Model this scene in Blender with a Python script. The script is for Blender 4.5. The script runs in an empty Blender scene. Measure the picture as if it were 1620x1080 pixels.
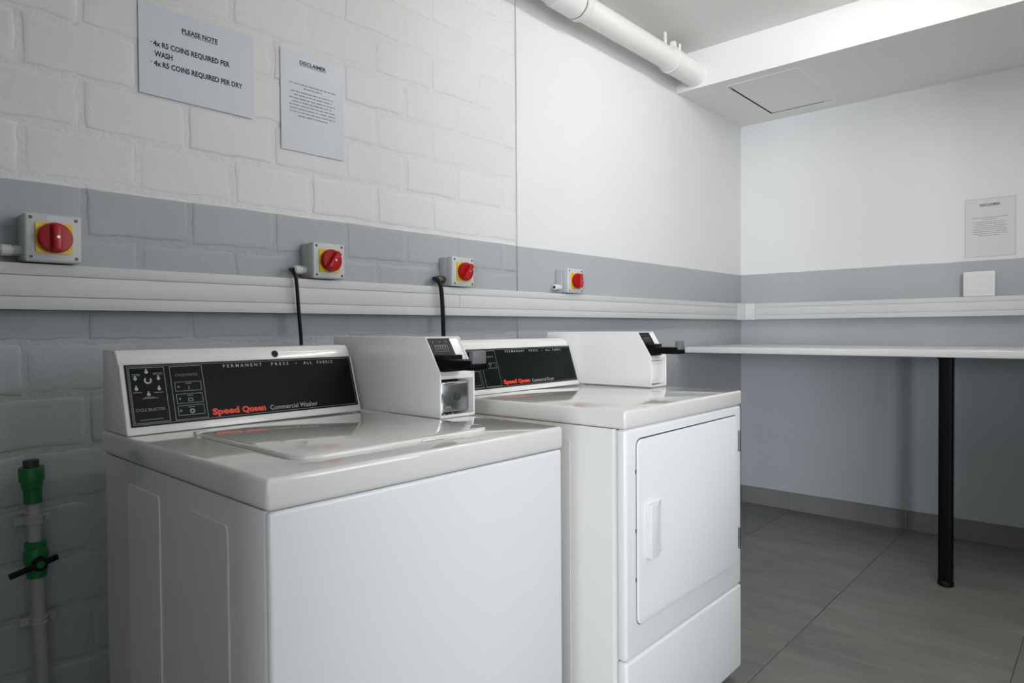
import bpy, bmesh, math, random
from mathutils import Vector, Matrix

random.seed(7)
scene = bpy.context.scene
COL = scene.collection
R = math.radians

# ------------------------------------------------------------------ camera
# Room frame: corner of the two painted walls at x=0, y=0, floor z=0.
# wall_left is the plane y=0, wall_far the plane x=0; the room lies at x<0, y<0.
CAM = Vector((-4.1514, -1.7805, 1.1131))
YAW, PITCH, ROLL, FPX = R(42.1496), R(-1.0253), R(-0.428), 1056.63
fw = Vector((math.cos(YAW)*math.cos(PITCH), math.sin(YAW)*math.cos(PITCH), math.sin(PITCH)))
rt = Vector((math.sin(YAW), -math.cos(YAW), 0))
up = rt.cross(fw)
rt2 = math.cos(ROLL)*rt + math.sin(ROLL)*up
up2 = -math.sin(ROLL)*rt + math.cos(ROLL)*up
cam_data = bpy.data.cameras.new('camera')
cam_data.sensor_width = 36.0
cam_data.lens = FPX/1620*36
cam_data.clip_start = 0.02
cam = bpy.data.objects.new('camera', cam_data)
COL.objects.link(cam)
m = Matrix((rt2, up2, -fw)).transposed().to_4x4()
m.translation = CAM
cam.matrix_world = m
scene.camera = cam

# ------------------------------------------------------------------ world and light
world = bpy.data.worlds.new('world')
scene.world = world
world.use_nodes = True
bg = world.node_tree.nodes['Background']
bg.inputs[0].default_value = (0.62, 0.76, 1.0, 1)
bg.inputs[1].default_value = 0.5

ROOM_Y, ROOM_X, CEIL = -2.35, -4.70, 2.585        # room proper
OPEN_X, OPEN_Y = -3.30, -1.74                     # ends of two walls toward the lobby, set by where daylight falls
LOB_X, LOB_Y = -9.8, -7.1                         # far corner of the lobby
def area_light(name, size, loc, direction, energy, color):
    d = bpy.data.lights.new(name, 'AREA')
    d.shape = 'RECTANGLE'
    d.size, d.size_y = size
    d.energy = energy
    d.color = color
    o = bpy.data.objects.new(name, d)
    COL.objects.link(o)
    o.location = loc
    o.rotation_euler = (-Vector(direction)).to_track_quat('Z', 'Y').to_euler()
    return o
# lobby daylight, read off the leg's shadow, and an added fill facing the machines
area_light('lobby_window_daylight', (1.8, 2.1), (LOB_X+.02, -5.50, 1.35), (1, 0, 0), 540, (0.87, 0.91, 1.0))
FILL_WIN = (-3.15, -2.30, 0.95, 2.05)                  # unseen window added to brighten the machine fronts: x0, x1, z0, z1
area_light('front_fill_light', (FILL_WIN[1]-FILL_WIN[0], FILL_WIN[3]-FILL_WIN[2]), ((FILL_WIN[0]+FILL_WIN[1])/2, ROOM_Y-.13, (FILL_WIN[2]+FILL_WIN[3])/2), (0, 1, 0), 13, (0.91, 0.94, 1.0))

LAMP_POWER = 48.0
vs = scene.view_settings
vs.view_transform = 'Standard'
vs.look = 'None'
vs.gamma = 1
vs.use_curve_mapping = False
vs.exposure = -0.16

# ------------------------------------------------------------------ materials
def lin(r, g=None, b=None):
    if g is None:
        g = b = r
    f = lambda c: (c/255/12.92) if c/255 <= 0.04045 else ((c/255+0.055)/1.055)**2.4
    return (f(r), f(g), f(b), 1)

MATS = {}
def mat(name, color, rough=0.5, metal=0.0, coat=0.0, coat_rough=0.05, spec=0.5, bump=None, vary=None, emit=None):
    """plain principled material; bump=(scale, strength, distance); vary=(scale, amount) tints the colour with noise"""
    if name in MATS:
        return MATS[name]
    mt = bpy.data.materials.new(name)
    mt.use_nodes = True
    nt = mt.node_tree
    b = nt.nodes['Principled BSDF']
    b.inputs['Base Color'].default_value = color
    b.inputs['Roughness'].default_value = rough
    b.inputs['Metallic'].default_value = metal
    b.inputs['Coat Weight'].default_value = coat
    b.inputs['Coat Roughness'].default_value = coat_rough
    b.inputs['Specular IOR Level'].default_value = spec
    tc = nt.nodes.new('ShaderNodeTexCoord')
    if vary:
        n = nt.nodes.new('ShaderNodeTexNoise')
        n.inputs['Scale'].default_value = vary[0]
        n.inputs['Detail'].default_value = 4
        nt.links.new(tc.outputs['Object'], n.inputs['Vector'])
        mx = nt.nodes.new('ShaderNodeMix')
        mx.data_type = 'RGBA'
        mx.inputs['A'].default_value = tuple(c*(1-vary[1]) for c in color[:3]) + (1,)
        mx.inputs['B'].default_value = tuple(min(1, c*(1+vary[1])) for c in color[:3]) + (1,)
        nt.links.new(n.outputs['Fac'], mx.inputs['Factor'])
        nt.links.new(mx.outputs['Result'], b.inputs['Base Color'])
    if bump:
        n = nt.nodes.new('ShaderNodeTexNoise')
        n.inputs['Scale'].default_value = bump[0]
        n.inputs['Detail'].default_value = 5
        nt.links.new(tc.outputs['Object'], n.inputs['Vector'])
        bp = nt.nodes.new('ShaderNodeBump')
        bp.inputs['Strength'].default_value = bump[1]
        bp.inputs['Distance'].default_value = bump[2]
        nt.links.new(n.outputs['Fac'], bp.inputs['Height'])
        nt.links.new(bp.outputs['Normal'], b.inputs['Normal'])
    if emit:
        b.inputs['Emission Color'].default_value = emit[0]
        b.inputs['Emission Strength'].default_value = emit[1]
    MATS[name] = mt
    return mt

def paint_material(name, rough_bump, streak=0.0):
    """white paint above a dado line at 1.448 m, blue-grey paint below; the line wavers slightly"""
    mt = bpy.data.materials.new(name)
    mt.use_nodes = True
    nt = mt.node_tree
    L = nt.links.new
    b = nt.nodes['Principled BSDF']
    b.inputs['Roughness'].default_value = 0.48
    b.inputs['Specular IOR Level'].default_value = 0.35
    geo = nt.nodes.new('ShaderNodeNewGeometry')
    sep = nt.nodes.new('ShaderNodeSeparateXYZ')
    L(geo.outputs['Position'], sep.inputs[0])
    nz = nt.nodes.new('ShaderNodeTexNoise')
    nz.inputs['Scale'].default_value = 5.0
    nz.inputs['Detail'].default_value = 6
    L(geo.outputs['Position'], nz.inputs['Vector'])
    ma = nt.nodes.new('ShaderNodeMath'); ma.operation = 'MULTIPLY_ADD'
    L(nz.outputs['Fac'], ma.inputs[0]); ma.inputs[1].default_value = 0.008
    L(sep.outputs['Z'], ma.inputs[2])
    mr = nt.nodes.new('ShaderNodeMapRange')
    mr.inputs['From Min'].default_value = 1.4513
    mr.inputs['From Max'].default_value = 1.4533
    L(ma.outputs[0], mr.inputs['Value'])
    # very slight patchiness of the paint
    n2 = nt.nodes.new('ShaderNodeTexNoise')
    n2.inputs['Scale'].default_value = 3.0
    n2.inputs['Detail'].default_value = 3
    L(geo.outputs['Position'], n2.inputs['Vector'])
    def tint(c, a):
        mx = nt.nodes.new('ShaderNodeMix'); mx.data_type = 'RGBA'
        mx.inputs['A'].default_value = tuple(x*(1-a) for x in c) + (1,)
        mx.inputs['B'].default_value = tuple(x*(1+a) for x in c) + (1,)
        L(n2.outputs['Fac'], mx.inputs['Factor'])
        return mx.outputs['Result']
    w = tint((0.80, 0.80, 0.785), 0.03)
    g = tint((0.440, 0.460, 0.474), 0.05)
    mx = nt.nodes.new('ShaderNodeMix'); mx.data_type = 'RGBA'
    L(mr.outputs['Result'], mx.inputs['Factor'])
    L(g, mx.inputs['A']); L(w, mx.inputs['B'])
    L(mx.outputs['Result'], b.inputs['Base Color'])
    n3 = nt.nodes.new('ShaderNodeTexNoise')
    n3.inputs['Scale'].default_value = rough_bump[0]
    n3.inputs['Detail'].default_value = 8
    n3.inputs['Roughness'].default_value = 0.6
    L(geo.outputs['Position'], n3.inputs['Vector'])
    bp = nt.nodes.new('ShaderNodeBump')
    bp.inputs['Strength'].default_value = rough_bump[1]
    bp.inputs['Distance'].default_value = rough_bump[2]
    L(n3.outputs['Fac'], bp.inputs['Height'])
    L(bp.outputs['Normal'], b.inputs['Normal'])
    MATS[name] = mt
    return mt

def tile_material():
    mt = bpy.data.materials.new('floor_tile')
    mt.use_nodes = True
    nt = mt.node_tree
    L = nt.links.new
    b = nt.nodes['Principled BSDF']
    b.inputs['Roughness'].default_value = 0.42
    b.inputs['Specular IOR Level'].default_value = 0.4
    geo = nt.nodes.new('ShaderNodeNewGeometry')
    oi = nt.nodes.new('ShaderNodeObjectInfo')
    mp = nt.nodes.new('ShaderNodeMapping')
    mp.inputs['Scale'].default_value = (6.0, 1.4, 1)
    add = nt.nodes.new('ShaderNodeVectorMath'); add.operation = 'ADD'
    mul = nt.nodes.new('ShaderNodeMath'); mul.operation = 'MULTIPLY'; mul.inputs[1].default_value = 37
    L(oi.outputs['Random'], mul.inputs[0])
    L(geo.outputs['Position'], mp.inputs['Vector'])
    L(mp.outputs[0], add.inputs[0]); L(mul.outputs[0], add.inputs[1])
    nz = nt.nodes.new('ShaderNodeTexNoise')
    nz.inputs['Scale'].default_value = 1.6
    nz.inputs['Detail'].default_value = 9
    nz.inputs['Roughness'].default_value = 0.62
    L(add.outputs[0], nz.inputs['Vector'])
    cr = nt.nodes.new('ShaderNodeValToRGB')
    cr.color_ramp.elements[0].position = 0.32
    cr.color_ramp.elements[0].color = (0.150, 0.156, 0.142, 1)
    cr.color_ramp.elements[1].position = 0.70
    cr.color_ramp.elements[1].color = (0.235, 0.240, 0.219, 1)
    L(nz.outputs['Fac'], cr.inputs[0])
    L(cr.outputs[0], b.inputs['Base Color'])
    bp = nt.nodes.new('ShaderNodeBump')
    bp.inputs['Strength'].default_value = 0.15
    bp.inputs['Distance'].default_value = 0.001
    L(nz.outputs['Fac'], bp.inputs['Height'])
    L(bp.outputs['Normal'], b.inputs['Normal'])
    MATS['floor_tile'] = mt
    return mt

M_BRICK = paint_material('painted_brick', (28, 0.40, 0.0040))
M_MORTAR = paint_material('painted_mortar', (38, 0.75, 0.007))
M_PLASTER = paint_material('painted_plaster', (40, 0.16, 0.002))
M_TILE = tile_material()
M_GROUT = mat('grout', (0.12, 0.12, 0.11, 1), 0.7)
M_GROUT_LIGHT = mat('light_grout', (0.36, 0.36, 0.34, 1), 0.9)
M_CEIL = mat('ceiling_paint', (0.83, 0.83, 0.80, 1), 0.7, bump=(30, 0.35, 0.004))
M_BEAM = mat('beam_paint', (0.84, 0.84, 0.825, 1), 0.55, bump=(40, 0.12, 0.002))
M_OFFWALL = mat('dim_unseen_wall', (0.27, 0.27, 0.26, 1), 0.7, vary=(3, .1))  # grey kept dark to cut light bounced off the unseen walls
M_ENAMEL = mat('white_enamel', (0.85, 0.84, 0.80, 1), 0.22, coat=0.5, coat_rough=0.06)
M_ENAMEL_TOP = mat('white_top_enamel', (0.81, 0.795, 0.745, 1), 0.10, coat=0.8, coat_rough=0.03)
M_DOORPAINT = mat('dryer_front_enamel', (0.87, 0.87, 0.86, 1), 0.3, coat=0.3, coat_rough=0.1)
M_PVC = mat('white_pvc', (0.80, 0.80, 0.77, 1), 0.3, coat=0.2)
M_TRUNK = mat('trunking_plastic', (0.66, 0.665, 0.65, 1), 0.42)
M_GREYBOX = mat('light_grey_plastic', (0.60, 0.61, 0.61, 1), 0.38)
M_GREYBOX2 = mat('grey_plastic_base', (0.50, 0.52, 0.52, 1), 0.42)
M_YELLOW = mat('yellow_plastic', (0.82, 0.58, 0.01, 1), 0.4)
M_RED = mat('red_plastic', (0.40, 0.004, 0.006, 1), 0.30, spec=0.3)
M_RED2 = mat('red_plastic_grip', (0.50, 0.010, 0.014, 1), 0.28, spec=0.4)
M_SCREW = mat('dark_screw', (0.08, 0.08, 0.08, 1), 0.4, 0.6)
M_BLACK = mat('black_rubber', (0.005, 0.006, 0.007, 1), 0.5, spec=0.25)
M_BLACKMET = mat('black_metal', (0.002, 0.002, 0.0022, 1), 0.45, spec=0.15)
M_PANEL = mat('black_panel', (0.003, 0.006, 0.0045, 1), 0.35, spec=0.12)
M_PRINT = mat('white_print', (0.45, 0.47, 0.46, 1), 0.5)
M_PRINTG = mat('grey_print', (0.22, 0.24, 0.23, 1), 0.5)
M_REDPRINT = mat('red_print', (0.85, 0.045, 0.010, 1), 0.5)
M_GREENLED = mat('green_led', (0.05, 0.30, 0.12, 1), 0.4)
M_CHROME = mat('brushed_metal', (0.30, 0.31, 0.31, 1), 0.22, 1.0)
M_BRIGHT = mat('bright_chrome', (0.85, 0.85, 0.86, 1), 0.10, 1.0)
M_GRIP = mat('grey_grip', (0.15, 0.15, 0.155, 1), 0.4)
M_PAPER = mat('paper', (0.70, 0.72, 0.78, 1), 0.5, coat=0.0)
M_PAPER_GLOSS = mat('laminated_paper', (0.68, 0.70, 0.75, 1), 0.45, coat=0.12, coat_rough=0.25)
M_PAPER_SLEEVED = mat('sleeved_paper', (0.74, 0.74, 0.745, 1), 0.4, coat=0.9, coat_rough=0.07)
M_SLEEVE = mat('plastic_sleeve', (0.70, 0.70, 0.70, 1), 0.25, coat=1.0, coat_rough=0.08)
M_INK = mat('ink', (0.02, 0.02, 0.03, 1), 0.6)
M_INKG = mat('faint_ink', (0.07, 0.07, 0.08, 1), 0.6)
M_TABLE = mat('white_laminate', (0.72, 0.72, 0.70, 1), 0.28)
M_GREEN = mat('green_ppr', (0.006, 0.17, 0.04, 1), 0.35)
M_PIPEW = mat('white_water_pipe', (0.42, 0.44, 0.41, 1), 0.45)
M_TUBE = mat('lit_diffuser', (0.8, 0.8, 0.8, 1), 0.4, emit=((1.0, 0.975, 0.93, 1), LAMP_POWER))
M_DARKGAP = mat('dark_gap', (0.03, 0.03, 0.03, 1), 0.8)
M_BRASS = mat('brass_gland', (0.25, 0.22, 0.16, 1), 0.35, 0.9)

# ------------------------------------------------------------------ helpers
def link(name, me, parent=None, loc=None):
    o = bpy.data.objects.new(name, me)
    COL.objects.link(o)
    if parent is not None:
        o.parent = parent
    if loc is not None:
        o.location = loc
    return o

def finish(name, bm, material, parent=None, smooth=True, angle=35, loc=None):
    bmesh.ops.recalc_face_normals(bm, faces=bm.faces[:])
    me = bpy.data.meshes.new(name)
    bm.to_mesh(me)
    bm.free()
    mats = material if isinstance(material, (list, tuple)) else [material]
    for k in mats:
        me.materials.append(k)
    if smooth:
        me.shade_smooth()
        me.set_sharp_from_angle(angle=R(angle))
    return link(name, me, parent, loc)

def tag(o, label=None, cat=None, group=None, kind=None):
    if label: o['label'] = label
    if cat: o['category'] = cat
    if group: o['group'] = group
    if kind: o['kind'] = kind
    return o

def thing(name, label, cat, loc=(0, 0, 0), rotz=0, group=None):
    o = link(name, None, None, loc)
    o.rotation_euler = (0, 0, rotz)
    o.empty_display_size = 0.05
    return tag(o, label, cat, group)

def add_box(bm, a, b, bevel=0.0, seg=2):
    a, b = Vector(a), Vector(b)
    lo = Vector(map(min, a, b)); hi = Vector(map(max, a, b))
    t = bmesh.new()
    bmesh.ops.create_cube(t, size=1.0)
    for v in t.verts:
        v.co = Vector(((v.co.x+.5)*(hi.x-lo.x)+lo.x, (v.co.y+.5)*(hi.y-lo.y)+lo.y, (v.co.z+.5)*(hi.z-lo.z)+lo.z))
    if bevel > 0:
        bmesh.ops.bevel(t, geom=t.edges[:], offset=bevel, segments=seg, profile=0.5, affect='EDGES')
    merge(bm, t)

def merge(bm, t):
    me = bpy.data.meshes.new('tmp')
    t.to_mesh(me); t.free()
    bm.from_mesh(me)
    bpy.data.meshes.remove(me)

def box(name, a, b, material, parent=None, bevel=0.0, seg=2):
    bm = bmesh.new()
    add_box(bm, a, b, bevel, seg)
    return finish(name, bm, material, parent)

def add_cyl(bm, p, q, r0, r1=None, n=24, caps=True):
    p, q = Vector(p), Vector(q)
    r1 = r0 if r1 is None else r1
    d = (q-p).normalized()
    quat = d.to_track_quat('Z', 'Y')
    ra, rb = [], []
    for i in range(n):
        a = 2*math.pi*i/n
        c = Vector((math.cos(a), math.sin(a), 0))
        ra.append(bm.verts.new(p + quat @ (c*r0)))
        rb.append(bm.verts.new(q + quat @ (c*r1)))
    for i in range(n):
        j = (i+1) % n
        bm.faces.new((ra[i], ra[j], rb[j], rb[i]))
    if caps:
        bm.faces.new(ra[::-1]); bm.faces.new(rb)

def add_lathe(bm, p, axis, prof, n=28):
    """prof: list of (distance along axis, radius)"""
    p = Vector(p); quat = Vector(axis).normalized().to_track_quat('Z', 'Y')
    rings = []
    for h, r in prof:
        ring = []
        for i in range(n):
            a = 2*math.pi*i/n
            ring.append(bm.verts.new(p + quat @ Vector((math.cos(a)*r, math.sin(a)*r, h))))
        rings.append(ring)
    for A, B in zip(rings, rings[1:]):
        for i in range(n):
            j = (i+1) % n
            bm.faces.new((A[i], A[j], B[j], B[i]))
    bm.faces.new(rings[0][::-1]); bm.faces.new(rings[-1])

def add_tube(bm, pts, r, n=12):
    pts = [Vector(p) for p in pts]
    # Catmull-Rom resample
    P = [pts[0]] + pts + [pts[-1]]
    out = []
    for i in range(1, len(P)-2):
        for k in range(8):
            t = k/8
            a, b, c, d = P[i-1], P[i], P[i+1], P[i+2]
            out.append(0.5*((2*b)+(c-a)*t+(2*a-5*b+4*c-d)*t*t+(3*b-a-3*c+d)*t**3))
    out.append(pts[-1])
    rings = []
    for i, p in enumerate(out):
        d = (out[min(i+1, len(out)-1)]-out[max(i-1, 0)]).normalized()
        u = d.orthogonal() if i == 0 else (uprev - d*uprev.dot(d))
        u.normalize(); uprev = u
        w = d.cross(u)
        rings.append([bm.verts.new(p + (u*math.cos(2*math.pi*k/n)+w*math.sin(2*math.pi*k/n))*r) for k in range(n)])
    for A, B in zip(rings, rings[1:]):
        for i in range(n):
            j = (i+1) % n
            bm.faces.new((A[i], A[j], B[j], B[i]))
    bm.faces.new(rings[0][::-1]); bm.faces.new(rings[-1])

def add_prism(bm, prof, axis, a0, a1, bevel=0.0, seg=2):
    """extrude a closed profile. axis 'x': prof=(y,z); axis 'y': prof=(x,z); axis 'z': prof=(x,y)"""
    t = bmesh.new()
    def mk(p, a):
        if axis == 'x': return (a, p[0], p[1])
        if axis == 'y': return (p[0], a, p[1])
        return (p[0], p[1], a)
    A = [t.verts.new(mk(p, a0)) for p in prof]
    B = [t.verts.new(mk(p, a1)) for p in prof]
    n = len(prof)
    t.faces.new(A[::-1]); t.faces.new(B)
    for i in range(n):
        j = (i+1) % n
        t.faces.new((A[i], A[j], B[j], B[i]))
    bmesh.ops.recalc_face_normals(t, faces=t.faces[:])
    if bevel > 0:
        bmesh.ops.bevel(t, geom=t.edges[:], offset=bevel, segments=seg, profile=0.5, affect='EDGES', clamp_overlap=True)
    merge(bm, t)

def round_rect(x0, z0, x1, z1, r, n=6):
    pts = []
    for cx, cz, a0 in ((x1-r, z1-r, 0), (x0+r, z1-r, 90), (x0+r, z0+r, 180), (x1-r, z0+r, 270)):
        for k in range(n+1):
            a = R(a0+90*k/n)
            pts.append((cx+r*math.cos(a), cz+r*math.sin(a)))
    return pts

# flat print: everything is laid out on a sheet with origin O and unit axes S (right), T (up), N (out)
class Sheet:
    def __init__(self, O, S, T, N, w, h):
        self.O, self.S, self.T, self.N, self.w, self.h = Vector(O), Vector(S).normalized(), Vector(T).normalized(), Vector(N).normalized(), w, h
    def at(self, s, t, n=0.0):
        return self.O + self.S*s + self.T*t + self.N*n
    def quad(self, bm, s0, t0, s1, t1, n):
        vs = [bm.verts.new(self.at(*q, n)) for q in ((s0, t0), (s1, t0), (s1, t1), (s0, t1))]
        bm.faces.new(vs)
    def frame(self, bm, s0, t0, s1, t1, lw, n):
        self.quad(bm, s0, t0, s1, t0+lw, n); self.quad(bm, s0, t1-lw, s1, t1, n)
        self.quad(bm, s0, t0+lw, s0+lw, t1-lw, n); self.quad(bm, s1-lw, t0+lw, s1, t1-lw, n)
    def disc(self, bm, s, t, r, n, k=14):
        bm.faces.new([bm.verts.new(self.at(s+r*math.cos(2*math.pi*i/k), t+r*math.sin(2*math.pi*i/k), n)) for i in range(k)])
    def arc(self, bm, s, t, r0, r1, a0, a1, n, k=16):
        pr = None
        for i in range(k+1):
            a = R(a0+(a1-a0)*i/k)
            c = (bm.verts.new(self.at(s+r0*math.cos(a), t+r0*math.sin(a), n)), bm.verts.new(self.at(s+r1*math.cos(a), t+r1*math.sin(a), n)))
            if pr: bm.faces.new((pr[0], pr[1], c[1], c[0]))
            pr = c
    def text(self, bm, body, s0, s1, t0, t1, n, bold=0.0, spacing=1.0, slant=0.0):
        """lettering fitted to the rectangle: s0..s1 wide, cap height t0..t1"""
        key = (body, bold, spacing)
        if key not in TEXTS:
            cu = bpy.data.curves.new('txt', 'FONT')
            cu.body = body; cu.offset = bold; cu.space_character = spacing; cu.resolution_u = 2
            o = bpy.data.objects.new('txt', cu)
            COL.objects.link(o)
            dg = bpy.context.evaluated_depsgraph_get()
            me = bpy.data.meshes.new_from_object(o.evaluated_get(dg))
            TEXTS[key] = ([v.co.copy() for v in me.vertices], [tuple(p.vertices) for p in me.polygons])
            bpy.data.objects.remove(o); bpy.data.curves.remove(cu); bpy.data.meshes.remove(me)
        vv, ff = TEXTS[key]
        x0 = min(v.x for v in vv); x1 = max(v.x for v in vv)
        CAP = 0.70
        new = [bm.verts.new(self.at(s0+((v.x-x0)+slant*v.y)/(x1-x0)*(s1-s0), t0+v.y/CAP*(t1-t0), n)) for v in vv]
        for f in ff:
            try: bm.faces.new([new[i] for i in f])
            except ValueError: pass
TEXTS = {}

def print_part(name, draw, material, parent, label=None):
    bm = bmesh.new()
    draw(bm)
    me = bpy.data.meshes.new(name)
    bm.to_mesh(me); bm.free()
    me.materials.append(material)
    o = link(name, me, parent)
    if label: o['label'] = label
    if name in ('small_lettering', 'slide_marks', 'panel_outlines', 'cycle_symbols', 'fine_print', 'lettering', 'lock_maker_mark', 'heading'):
        o['kind'] = 'stuff'
    return o

UPPER = (('PERMANENT', .375, .546, .885), ('PRESS', .590, .672, .882), ('ALL', .748, .790, .880), ('FABRIC', .818, .901, .877))
def upper_lettering(con, sh, n):
    for body, s0, s1, t in UPPER:
        print_part('upper_lettering', lambda bm: sh.text(bm, body, s0*sh.w, s1*sh.w, t*sh.h, (t+.055)*sh.h, n, .012, 1.7), M_PRINT, con)
    print_part('upper_mark', lambda bm: sh.disc(bm, .711*sh.w, .905*sh.h, .0020, n, 3), M_PRINT, con)

# ------------------------------------------------------------------ structure: floor
FZ = -0.003
bm = bmesh.new()
add_box(bm, (ROOM_X, ROOM_Y, -0.12), (0.0, 0.0, FZ))
add_box(bm, (LOB_X, LOB_Y, -0.12), (ROOM_X, 0.0, FZ))
add_box(bm, (ROOM_X, LOB_Y, -0.12), (0, ROOM_Y, FZ))
floor = finish('floor', bm, M_GROUT, smooth=False)
tag(floor, 'dark grey stone-look tiled floor of the laundry room', kind='structure')
P = 0.612
JX, JY = -1.147, -0.930
tile_cache = {}
ix0 = int(math.floor((ROOM_X-JX)/P)); iy0 = int(math.floor((ROOM_Y-JY)/P))
for i in range(ix0, 2):
    for j in range(iy0, 2):
        xa, xb = max(JX+i*P, ROOM_X)+.0015, min(JX+(i+1)*P, 0)-.0015
        ya, yb = max(JY+j*P, ROOM_Y)+.0015, min(JY+(j+1)*P, 0)-.0015
        if xb-xa < .02 or yb-ya < .02: continue
        key = (round(xb-xa, 3), round(yb-ya, 3))
        if key not in tile_cache:
            bm = bmesh.new()
            add_box(bm, (-(xb-xa)/2, -(yb-ya)/2, FZ-.004), ((xb-xa)/2, (yb-ya)/2, 0), 0.0008, 1)
            o = finish('floor_tile', bm, M_TILE, floor)
            tile_cache[key] = o.data
        else:
            o = link('floor_tile', tile_cache[key], floor)
        o.location = ((xa+xb)/2, (ya+yb)/2, 0)

# ------------------------------------------------------------------ structure: wall_left (brick + plaster)
SEAM = -2.149
MORT = 0.0024
bm = bmesh.new()
add_box(bm, (ROOM_X, MORT, -0.02), (SEAM-.003, 0.14, CEIL+.02))
wall_left = finish('wall_left', bm, M_MORTAR)
tag(wall_left, 'painted brick wall behind the machines, white above and grey below', kind='structure')
bm = bmesh.new()
add_box(bm, (SEAM+.003, 0.0, -0.02), (0.14, 0.14, CEIL+.02), 0.002, 2)
o = finish('plaster_panel', bm, M_PLASTER, wall_left)
o['label'] = 'smooth plastered part of the wall'
box('movement_joint', (SEAM-.003, 0.006, 0), (SEAM+.003, 0.13, CEIL), mat('joint_filler', (0.30, 0.31, 0.31, 1), 0.8), wall_left)

def brick_mesh(w, h, seed):
    rnd = random.Random(seed)
    nx, nz = max(3, int(w/.03)), 4
    per = []
    for k in range(nx): per.append((-w/2+w*k/nx, -h/2))
    for k in range(nz): per.append((w/2, -h/2+h*k/nz))
    for k in range(nx): per.append((w/2-w*k/nx, h/2))
    for k in range(nz): per.append((-w/2, h/2-h*k/nz))
    bm = bmesh.new()
    tilt, tilt2 = rnd.uniform(-.006, .006), rnd.uniform(-.012, .012)
    rings = []
    jit = [(rnd.uniform(-.0034, .0034), rnd.uniform(-.0034, .0034)) for _ in per]
    jit2 = [rnd.uniform(-.0006, .0006) for _ in per]
    for inset, y in ((-0.001, MORT+.0012), (0.0020, 0.0014), (0.0070, 0.0004), (0.016, 0.0)):
        ring = []
        for (x, z), (jx, jz), j2 in zip(per, jit, jit2):
            sx = max(-w/2+inset, min(w/2-inset, x)); sz = max(-h/2+inset, min(h/2-inset, z))
            f = 1.0 if inset < .008 else .4
            yy = y + (0 if y > MORT else tilt*x*.3+tilt2*z*.3+(j2 if inset < .008 else 0))
            ring.append(bm.verts.new((sx+jx*f, yy, sz+jz*f)))
        rings.append(ring)
    n = len(per)
    for A, B in zip(rings, rings[1:]):
        for i in range(n):
            j = (i+1) % n
            bm.faces.new((A[i], A[j], B[j], B[i]))
    bm.faces.new(rings[-1])
    bmesh.ops.recalc_face_normals(bm, faces=bm.faces[:])
    for f in bm.faces:
        if f.calc_center_median().y < .001 and f.normal.y > 0: f.normal_flip()
    me = bpy.data.meshes.new('brick')
    bm.to_mesh(me); bm.free()
    me.materials.append(M_BRICK)
    me.shade_smooth()
    return me

BP, BH, BJ = 0.238, 0.122, 0.011
bricks = {}
row = 0
nrow0 = -int(math.floor(1.703/BH))
for r in range(nrow0-1, 8):
    z0 = 1.703+r*BH; z1 = z0+BH
    if z1 < 0.02: continue
    za, zb = max(z0, 0)+BJ/2, min(z1, CEIL)-BJ/2
    if zb-za < .02: continue
    off = -3.783 + (0 if r % 2 == 0 else BP/2)
    k0 = int(math.floor((ROOM_X-off)/BP))
    for k in range(k0, 9):
        xa, xb = off+k*BP, off+(k+1)*BP
        xa, xb = max(xa, ROOM_X+.002), min(xb, SEAM+BJ/2-.004)
        xa += BJ/2; xb -= BJ/2
        if xb-xa < .03: continue
        key = (round(xb-xa, 3), round(zb-za, 3), random.randrange(7))
        if key not in bricks:
            bricks[key] = brick_mesh(xb-xa, zb-za, hash(key) & 0xffff)
        o = link('brick', bricks[key], wall_left)
        o.location = ((xa+xb)/2+random.uniform(-.0015, .0015), random.uniform(-.0006, .0016), (za+zb)/2+random.uniform(-.001, .001))
        o.rotation_euler = (0, random.uniform(-.004, .004), 0)

# ------------------------------------------------------------------ other walls, ceiling, beam
wall_far = box('wall_far', (0.0, ROOM_Y-.14, -0.02), (0.14, 0.0, CEIL+.02), M_PLASTER)
tag(wall_far, 'smooth end wall, white above and grey below', kind='structure')
wall_back_blocker = box('wall_back_blocker', (ROOM_X-.14, OPEN_Y, -0.02), (ROOM_X, 0.0, CEIL+.02), M_OFFWALL)  # unseen wall added and sized to keep daylight off the washer's side
tag(wall_back_blocker, 'short unseen grey wall left of the camera, added to block daylight', kind='structure')
bm = bmesh.new()
for a, b in (((OPEN_X, ROOM_Y-.14, -.02), (FILL_WIN[0], ROOM_Y, CEIL+.02)), ((FILL_WIN[1], ROOM_Y-.14, -.02), (0, ROOM_Y, CEIL+.02)), ((FILL_WIN[0], ROOM_Y-.14, -.02), (FILL_WIN[1], ROOM_Y, FILL_WIN[2])), ((FILL_WIN[0], ROOM_Y-.14, FILL_WIN[3]), (FILL_WIN[1], ROOM_Y, CEIL+.02))):
    add_box(bm, a, b)
wall_front = finish('wall_front', bm, M_PLASTER, smooth=False)
tag(wall_front, 'wall facing the machines, white above and grey below, with an added window for fill light', kind='structure')
bm = bmesh.new()
for a, b in (((FILL_WIN[0], ROOM_Y-.06, FILL_WIN[2]), (FILL_WIN[0]+.04, ROOM_Y-.02, FILL_WIN[3])), ((FILL_WIN[1]-.04, ROOM_Y-.06, FILL_WIN[2]), (FILL_WIN[1], ROOM_Y-.02, FILL_WIN[3])), ((FILL_WIN[0]+.04, ROOM_Y-.06, FILL_WIN[2]), (FILL_WIN[1]-.04, ROOM_Y-.02, FILL_WIN[2]+.04)), ((FILL_WIN[0]+.04, ROOM_Y-.06, FILL_WIN[3]-.04), (FILL_WIN[1]-.04, ROOM_Y-.02, FILL_WIN[3]))):
    add_box(bm, a, b, .003, 1)
tag(finish('fill_window_1', bm, M_PVC), 'white frame of the unseen added window facing the machines', kind='structure')  # frame of the unseen window added for the fill light
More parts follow.
